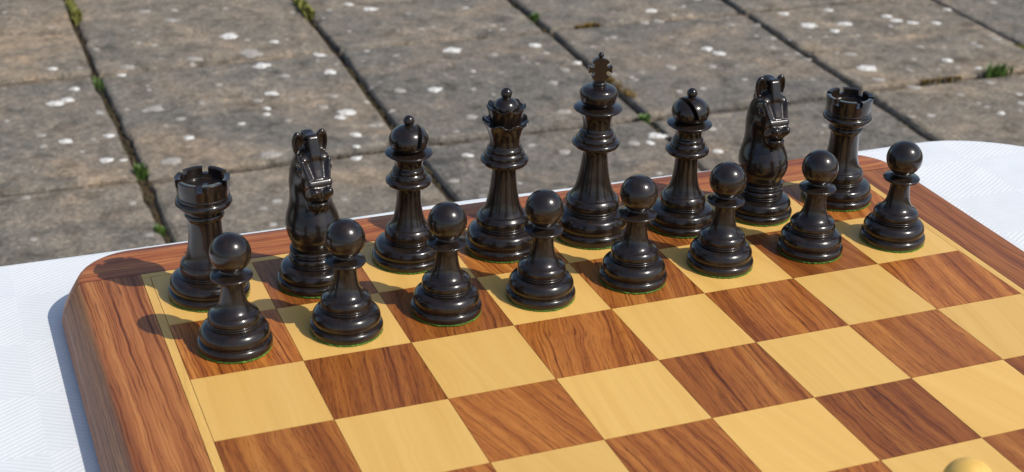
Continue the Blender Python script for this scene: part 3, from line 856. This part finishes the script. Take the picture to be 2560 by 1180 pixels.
# knight: carved head as a signed distance field, turned into a mesh with surface nets
def knight_head():
    h = .5
    x0, x1, y0, y1, z0, z1 = -18, 18, -20, 22, 19, 89
    nx, ny, nz = int((x1 - x0) / h) + 1, int((y1 - y0) / h) + 1, int((z1 - z0) / h) + 1
    gx, gy, gz = np.meshgrid(x0 + h * np.arange(nx), y0 + h * np.arange(ny), z0 + h * np.arange(nz), indexing='ij')
    gx = gx.astype(np.float32); gy = gy.astype(np.float32); gz = gz.astype(np.float32)
    ax = np.abs(gx)
    def ell(cx, cy, cz, rx, ry, rz, tilt=0.0, roll=0.0, X=None):
        X = ax if X is None else X
        dx, dy, dz = X - cx, gy - cy, gz - cz
        if roll:
            c, s = math.cos(roll), math.sin(roll); dx, dz = c * dx + s * dz, -s * dx + c * dz
        if tilt:
            c, s = math.cos(tilt), math.sin(tilt); dy, dz = c * dy + s * dz, -s * dy + c * dz
        k = np.sqrt((dx / rx) ** 2 + (dy / ry) ** 2 + (dz / rz) ** 2)
        return (k - 1) * min(rx, ry, rz)
    def cap(a, b, ra, rb, sx=1.0, X=None):
        X = ax if X is None else X
        d = np.array(b, float) - np.array(a, float); L2 = (d[0] / sx) ** 2 + d[1] ** 2 + d[2] ** 2
        px, py, pz = (X - a[0]) / sx, gy - a[1], gz - a[2]
        t = np.clip((px * d[0] / sx + py * d[1] + pz * d[2]) / L2, 0, 1)
        return np.sqrt((px - t * d[0] / sx) ** 2 + (py - t * d[1]) ** 2 + (pz - t * d[2]) ** 2) - (ra + (rb - ra) * t), t
    def smin(a, b, k):
        q = np.maximum(k - np.abs(a - b), 0) / k; return np.minimum(a, b) - q * q * k * .25
    def smax(a, b, k): return -smin(-a, -b, k)
    Xc = gx
    # chest and neck
    d = ell(0, 0.8, 32.5, 13.9, 14.2, 12.4, X=Xc)
    wc, _ = cap((0, 0, 18), (0, -1, 34), 11.2, 12.0, 1.0, X=Xc); d = smin(d, wc, 2.5)
    nk, _ = cap((0, -2.5, 38), (0, -4.0, 62), 12.6, 10.0, .95, X=Xc); d = smin(d, nk, 6)
    nk, _ = cap((0, -4.0, 58), (0, -2.0, 70), 9.2, 8.0, .98, X=Xc); d = smin(d, nk, 5)
    th, _ = cap((0, 1.0, 38), (0, 1.5, 58), 9.5, 6.5, .95, X=Xc); d = smin(d, th, 3)
    # hollow under the jaw
    d = smax(d, -ell(0, 17.0, 45.0, 7.0, 4.6, 2.6, X=Xc), 2.0)
    # skull and wedge-shaped face: s runs down the face, v points out of it
    head = ell(0, -1.0, 68.6, 8.0, 8.2, 8.4, X=Xc)
    s_ = ((gy - 6) * .51 - (gz - 72.8) * .86) * .95
    v_ = (gy - 6) * .86 + (gz - 72.8) * .51
    wd = np.interp(s_, [-8, -2, 2, 6, 10, 14, 17, 20], [7.4, 8.1, 8.1, 7.2, 6.2, 6.0, 6.2, 5.2]).astype(np.float32)
    vt = np.interp(s_, [-8, -3, 0, 9, 10.2, 11, 14, 15.5, 17.5, 20], [-3.0, -.8, 0, .2, -.1, -.1, .0, 1.0, .9, -2.0]).astype(np.float32)
    vb = np.interp(s_, [-8, 0, 8, 12, 19], [-15, -15, -14, -11.5, -9]).astype(np.float32)
    face = smax(smax(ax - wd, v_ - vt, 1.6), smax(vb - v_, smax(s_ - 19.2, -3.8 - s_, 1.5), 2.5), 2.2)
    head = smin(head, face, 2.0)
    head = smin(head, ell(5.4, 1.5, 62.0, 3.4, 6.8, 7.4, .35), 1.8)           # cheeks
    head = smin(head, ell(0, 10.0, 49.6, 5.3, 5.2, 3.9, .35, X=Xc), 2.2)       # chin
    nsx = ax - 3.6; nss = s_ - 16.2; nsv = v_ - .4
    head = smin(head, np.sqrt(nsx ** 2 + nss ** 2 + nsv ** 2) - 2.1, .7)      # nostril wings
    head = smax(head, -(np.sqrt((ax - 3.9) ** 2 + (s_ - 18.2) ** 2 + (v_ - 1.0) ** 2) - .9), .4)
    vc, _ = cap((0, 14.6, 59.2), (0, 17.0, 55.6), .4, 1.1, X=Xc); head = smax(head, -vc, .6)        # cleft between the nostrils
    head = smax(head, -(np.sqrt((gz - 52.0 - .10 * (gy - 12)) ** 2 + np.maximum(10.5 - gy, 0) ** 2) - .35), .6)   # mouth
    def on_face(x, s, v): s = s / .95; return (x, 6 + s * .51 + v * .86, 72.8 - s * .86 + v * .51)
    fl, _ = cap(on_face(4.1, 1.4, .8), on_face(2.9, 8.6, .75), 1.9, 1.2); head = smax(head, -fl, .45)  # flutes beside the nose ridge
    fl, _ = cap(on_face(7.2, 0.0, .0), on_face(5.5, 9.4, -.1), .7, .6); head = smin(head, fl, .6)    # outer face ridges
    fl, _ = cap(on_face(5.9, 1.0, 1.0), on_face(4.8, 9.0, .9), .7, .5); head = smax(head, -fl, .5)
    band = smax(smax(ax - wd - .45, v_ - vt - .75, 1.0), smax(np.abs(s_ - 11.6) - 1.35, -6 - v_, .4), .4)
    head = smin(head, band, .3)                                               # noseband
    # brow and eye
    br, _ = cap((7.6, 6.0, 71.6), (8.3, 1.8, 70.2), .9, .7); head = smin(head, br, 1.0)
    head = smax(head, -ell(8.9, 4.0, 67.6, 1.7, 2.6, 2.0), .8)
    head = smin(head, ell(7.9, 4.2, 67.4, 1.6, 1.8, 1.6), .3)
    # jaw crease on the neck
    jc, _ = cap((8.4, -4.0, 71), (7.8, -4.2, 58), .9, .9); head = smax(head, -jc, .9)
    d = smin(d, head, 1.4)
    jc, _ = cap((8.2, -.5, 69), (6.8, 6.0, 58.5), .55, .45); d = smin(d, jc, .5)
    # ears: cupped
    ear = ell(6.0, -1.8, 78.6, 3.5, 2.8, 7.6, .0, -.12)
    ear = smax(ear, -ell(6.1, 1.2, 79.2, 2.7, 3.0, 6.2, .0, -.12), .5)
    d = smin(d, ear, .8)
    # mane down the back of the neck: notched ridge
    for (a, b, ra, rb) in (((0, -5.0, 83.0), (0, -11.5, 72.0), 2.6, 2.9), ((0, -11.5, 72.0), (0, -14.2, 54.0), 2.9, 3.0), ((0, -14.2, 54.0), (0, -15.0, 37.0), 3.0, 2.6)):
        mn, _ = cap(a, b, ra, rb, 1.15, X=Xc)
        mn = mn + .35 * np.sin((gz + gy * .4) * 1.15) * (gy < -4)
        d = smin(d, mn, 1.8)
    d = smin(d, ell(0, -14.5, 36.5, 5.5, 3.4, 3.4, X=Xc), 1.5)
    # forelock: squared block stepping down between the ears
    for (pa, pb, ra, rb) in (((0, -5.5, 82.6), (0, 1.6, 82.2), 2.5, 2.7), ((0, 1.6, 82.2), (0, 4.6, 74.4), 2.7, 2.6)):
        dd = np.array(pb) - np.array(pa); Ld = np.linalg.norm(dd)
        tt = np.clip(((gy - pa[1]) * dd[1] + (gz - pa[2]) * dd[2]) / Ld ** 2, 0, 1)
        rad = np.sqrt((gy - pa[1] - tt * dd[1]) ** 2 + (gz - pa[2] - tt * dd[2]) ** 2) - (ra + (rb - ra) * tt)
        fk = smax(rad, ax - 2.75, .7)
        d = smin(d, fk, .6)
    # ground the carving on the turned foot
    d = smax(d, 20.4 - gz, .4)
    # ---- surface nets
    ins = d < 0
    c = np.zeros((nx - 1, ny - 1, nz - 1), np.int8)
    for i in (0, 1):
        for j in (0, 1):
            for k in (0, 1): c += ins[i:nx - 1 + i, j:ny - 1 + j, k:nz - 1 + k]
    act = (c > 0) & (c < 8)
    idx = -np.ones(act.shape, np.int64); cells = np.argwhere(act); idx[act] = np.arange(len(cells))
    acc = np.zeros((len(cells), 3)); num = np.zeros(len(cells))
    ci, cj, ck = cells.T
    corners = [(i, j, k) for i in (0, 1) for j in (0, 1) for k in (0, 1)]
    for a in range(8):
        for b in range(a + 1, 8):
            ca, cb = np.array(corners[a]), np.array(corners[b])
            if np.abs(ca - cb).sum() != 1: continue
            da = d[ci + ca[0], cj + ca[1], ck + ca[2]]; db = d[ci + cb[0], cj + cb[1], ck + cb[2]]
            s = (da < 0) != (db < 0); t = np.where(s, da / np.where(s, da - db, 1), 0)
            acc += np.where(s[:, None], ca[None] + t[:, None] * (cb - ca)[None], 0); num += s
    P = cells + acc / num[:, None]
    V = np.stack([x0 + h * P[:, 0], y0 + h * P[:, 1], z0 + h * P[:, 2]], 1) * .001
    F = []
    for axn in range(3):
        sl_a = [slice(None)] * 3; sl_b = [slice(None)] * 3
        sl_a[axn] = slice(0, -1); sl_b[axn] = slice(1, None)
        A, B = ins[tuple(sl_a)], ins[tuple(sl_b)]
        e = np.argwhere(A != B); u_, v_ = [q for q in range(3) if q != axn]
        e = e[(e[:, u_] > 0) & (e[:, v_] > 0) & (e[:, u_] < d.shape[u_] - 1) & (e[:, v_] < d.shape[v_] - 1)]
        fl_ = A[tuple(e.T)]
        def g(du, dv):
            q = e.copy(); q[:, u_] += du; q[:, v_] += dv; return idx[tuple(q.T)]
        q = np.stack([g(-1, -1), g(0, -1), g(0, 0), g(-1, 0)], 1)
        flip = fl_ if axn != 1 else ~fl_
        q[~flip] = q[~flip][:, ::-1]
        F.append(q)
    F = np.concatenate(F)
    F = F[(F >= 0).all(1)]
    # two passes of smoothing to hide the grid
    E_ = np.concatenate([F[:, [0, 1]], F[:, [1, 2]], F[:, [2, 3]], F[:, [3, 0]]]); E_ = np.concatenate([E_, E_[:, ::-1]])
    cntv = np.bincount(E_[:, 0], minlength=len(V))[:, None]
    for it in range(2):
        sm = np.stack([np.bincount(E_[:, 0], weights=V[E_[:, 1], q], minlength=len(V)) for q in range(3)], 1) / np.maximum(cntv, 1)
        V = V * .5 + sm * .5
    me = bpy.data.meshes.new('knight_head')
    me.from_pydata(V.tolist(), [], F.tolist()); me.polygons.foreach_set('use_smooth', [True] * len(me.polygons)); me.update()
    return me
NB = base_profile(20.0, 13.2, 12.2, 14.9, 17.6)
knight_parts = [
    ('felt_pad', felt_mesh(19.8, 6), M['felt'], None),
    ('base', lathe(NB), None, None),
    ('collar', lathe([(11.9, 17.75), (12.3, 18.2), (12.6, 18.8), (12.2, 19.5, 1), (12.8, 20.1), (12.7, 20.9), (12.1, 21.5), (9.0, 21.7)]), None, None),
    ('horse_head', knight_head(), None, None)]

E_ = M['ebony']
BLK = 'black'
piece('chess_rook', -194.0, -28.0, 'black rook with notched battlements standing on the pale corner square', 'rook', rook_parts, E_, R_(11), 'black rooks')
piece('chess_knight', -138.4, -32.0, 'black horse-head knight on a dark square between rook and bishop', 'knight', knight_parts, E_, R_(180 + 6), 'black knights')
piece('chess_bishop', -82.4, -21.7, 'black bishop with slit mitre on a pale square beside the queen', 'bishop',
      bishop_common + [('mitre', cut_mitre(R_(-4)), None, None), bishop_fin], E_, 0, 'black bishops')
piece('chess_queen', -28.4, -24.8, 'black queen with two-tiered scalloped crown on a dark square beside the king', 'queen', queen_parts, E_, R_(10))
piece('chess_king', 26.6, -24.6, 'tall black king topped by an ornate cross on a pale square', 'king', king_parts, E_, R_(-14))
piece('chess_bishop', 82.7, -29.0, 'black bishop with slit mitre on a dark square beside the king', 'bishop',
      bishop_common + [('mitre', cut_mitre(R_(186)), None, None), bishop_fin], E_, 0, 'black bishops')
piece('chess_knight', 134.2, -29.4, 'black horse-head knight on a pale square between bishop and rook', 'knight', knight_parts, E_, R_(180 + 0), 'black knights')
piece('chess_rook', 191.8, -25.2, 'black rook with notched battlements standing on the dark corner square', 'rook', rook_parts, E_, R_(22), 'black rooks')
for (x, y, lab) in ((-192.9, -85.2, 'black pawn on a dark square in front of the rook on the pale corner'),
                    (-136.7, -87.0, 'black pawn on a pale square in front of the knight on the dark square'),
                    (-82.4, -83.9, 'black pawn on a dark square in front of the bishop beside the queen'),
                    (-29.7, -84.8, 'black pawn on a pale square in front of the queen'),
                    (25.4, -82.9, 'black pawn on a dark square in front of the king'),
                    (79.6, -81.8, 'black pawn on a pale square in front of the bishop beside the king'),
                    (137.4, -82.4, 'black pawn on a dark square in front of the knight on the pale square'),
                    (191.1, -85.4, 'black pawn on a pale square in front of the rook on the dark corner')):
    piece('chess_pawn', x, y, lab, 'pawn', pawn_parts, E_, random.uniform(0, 6), 'black pawns in a row')
# the boxwood pawn needs its own copies of the meshes (another wood)
wp = []
for (pn, me, pm, par) in pawn_parts:
    m2 = me.copy(); m2.materials.clear(); wp.append((pn, m2, pm, par))
piece('chess_pawn', 27.8, -360.6, 'pale yellow boxwood pawn standing alone on a light square opposite the black pieces', 'pawn', wp, M['boxwood'], 1.0)
print('lichen', cnt)
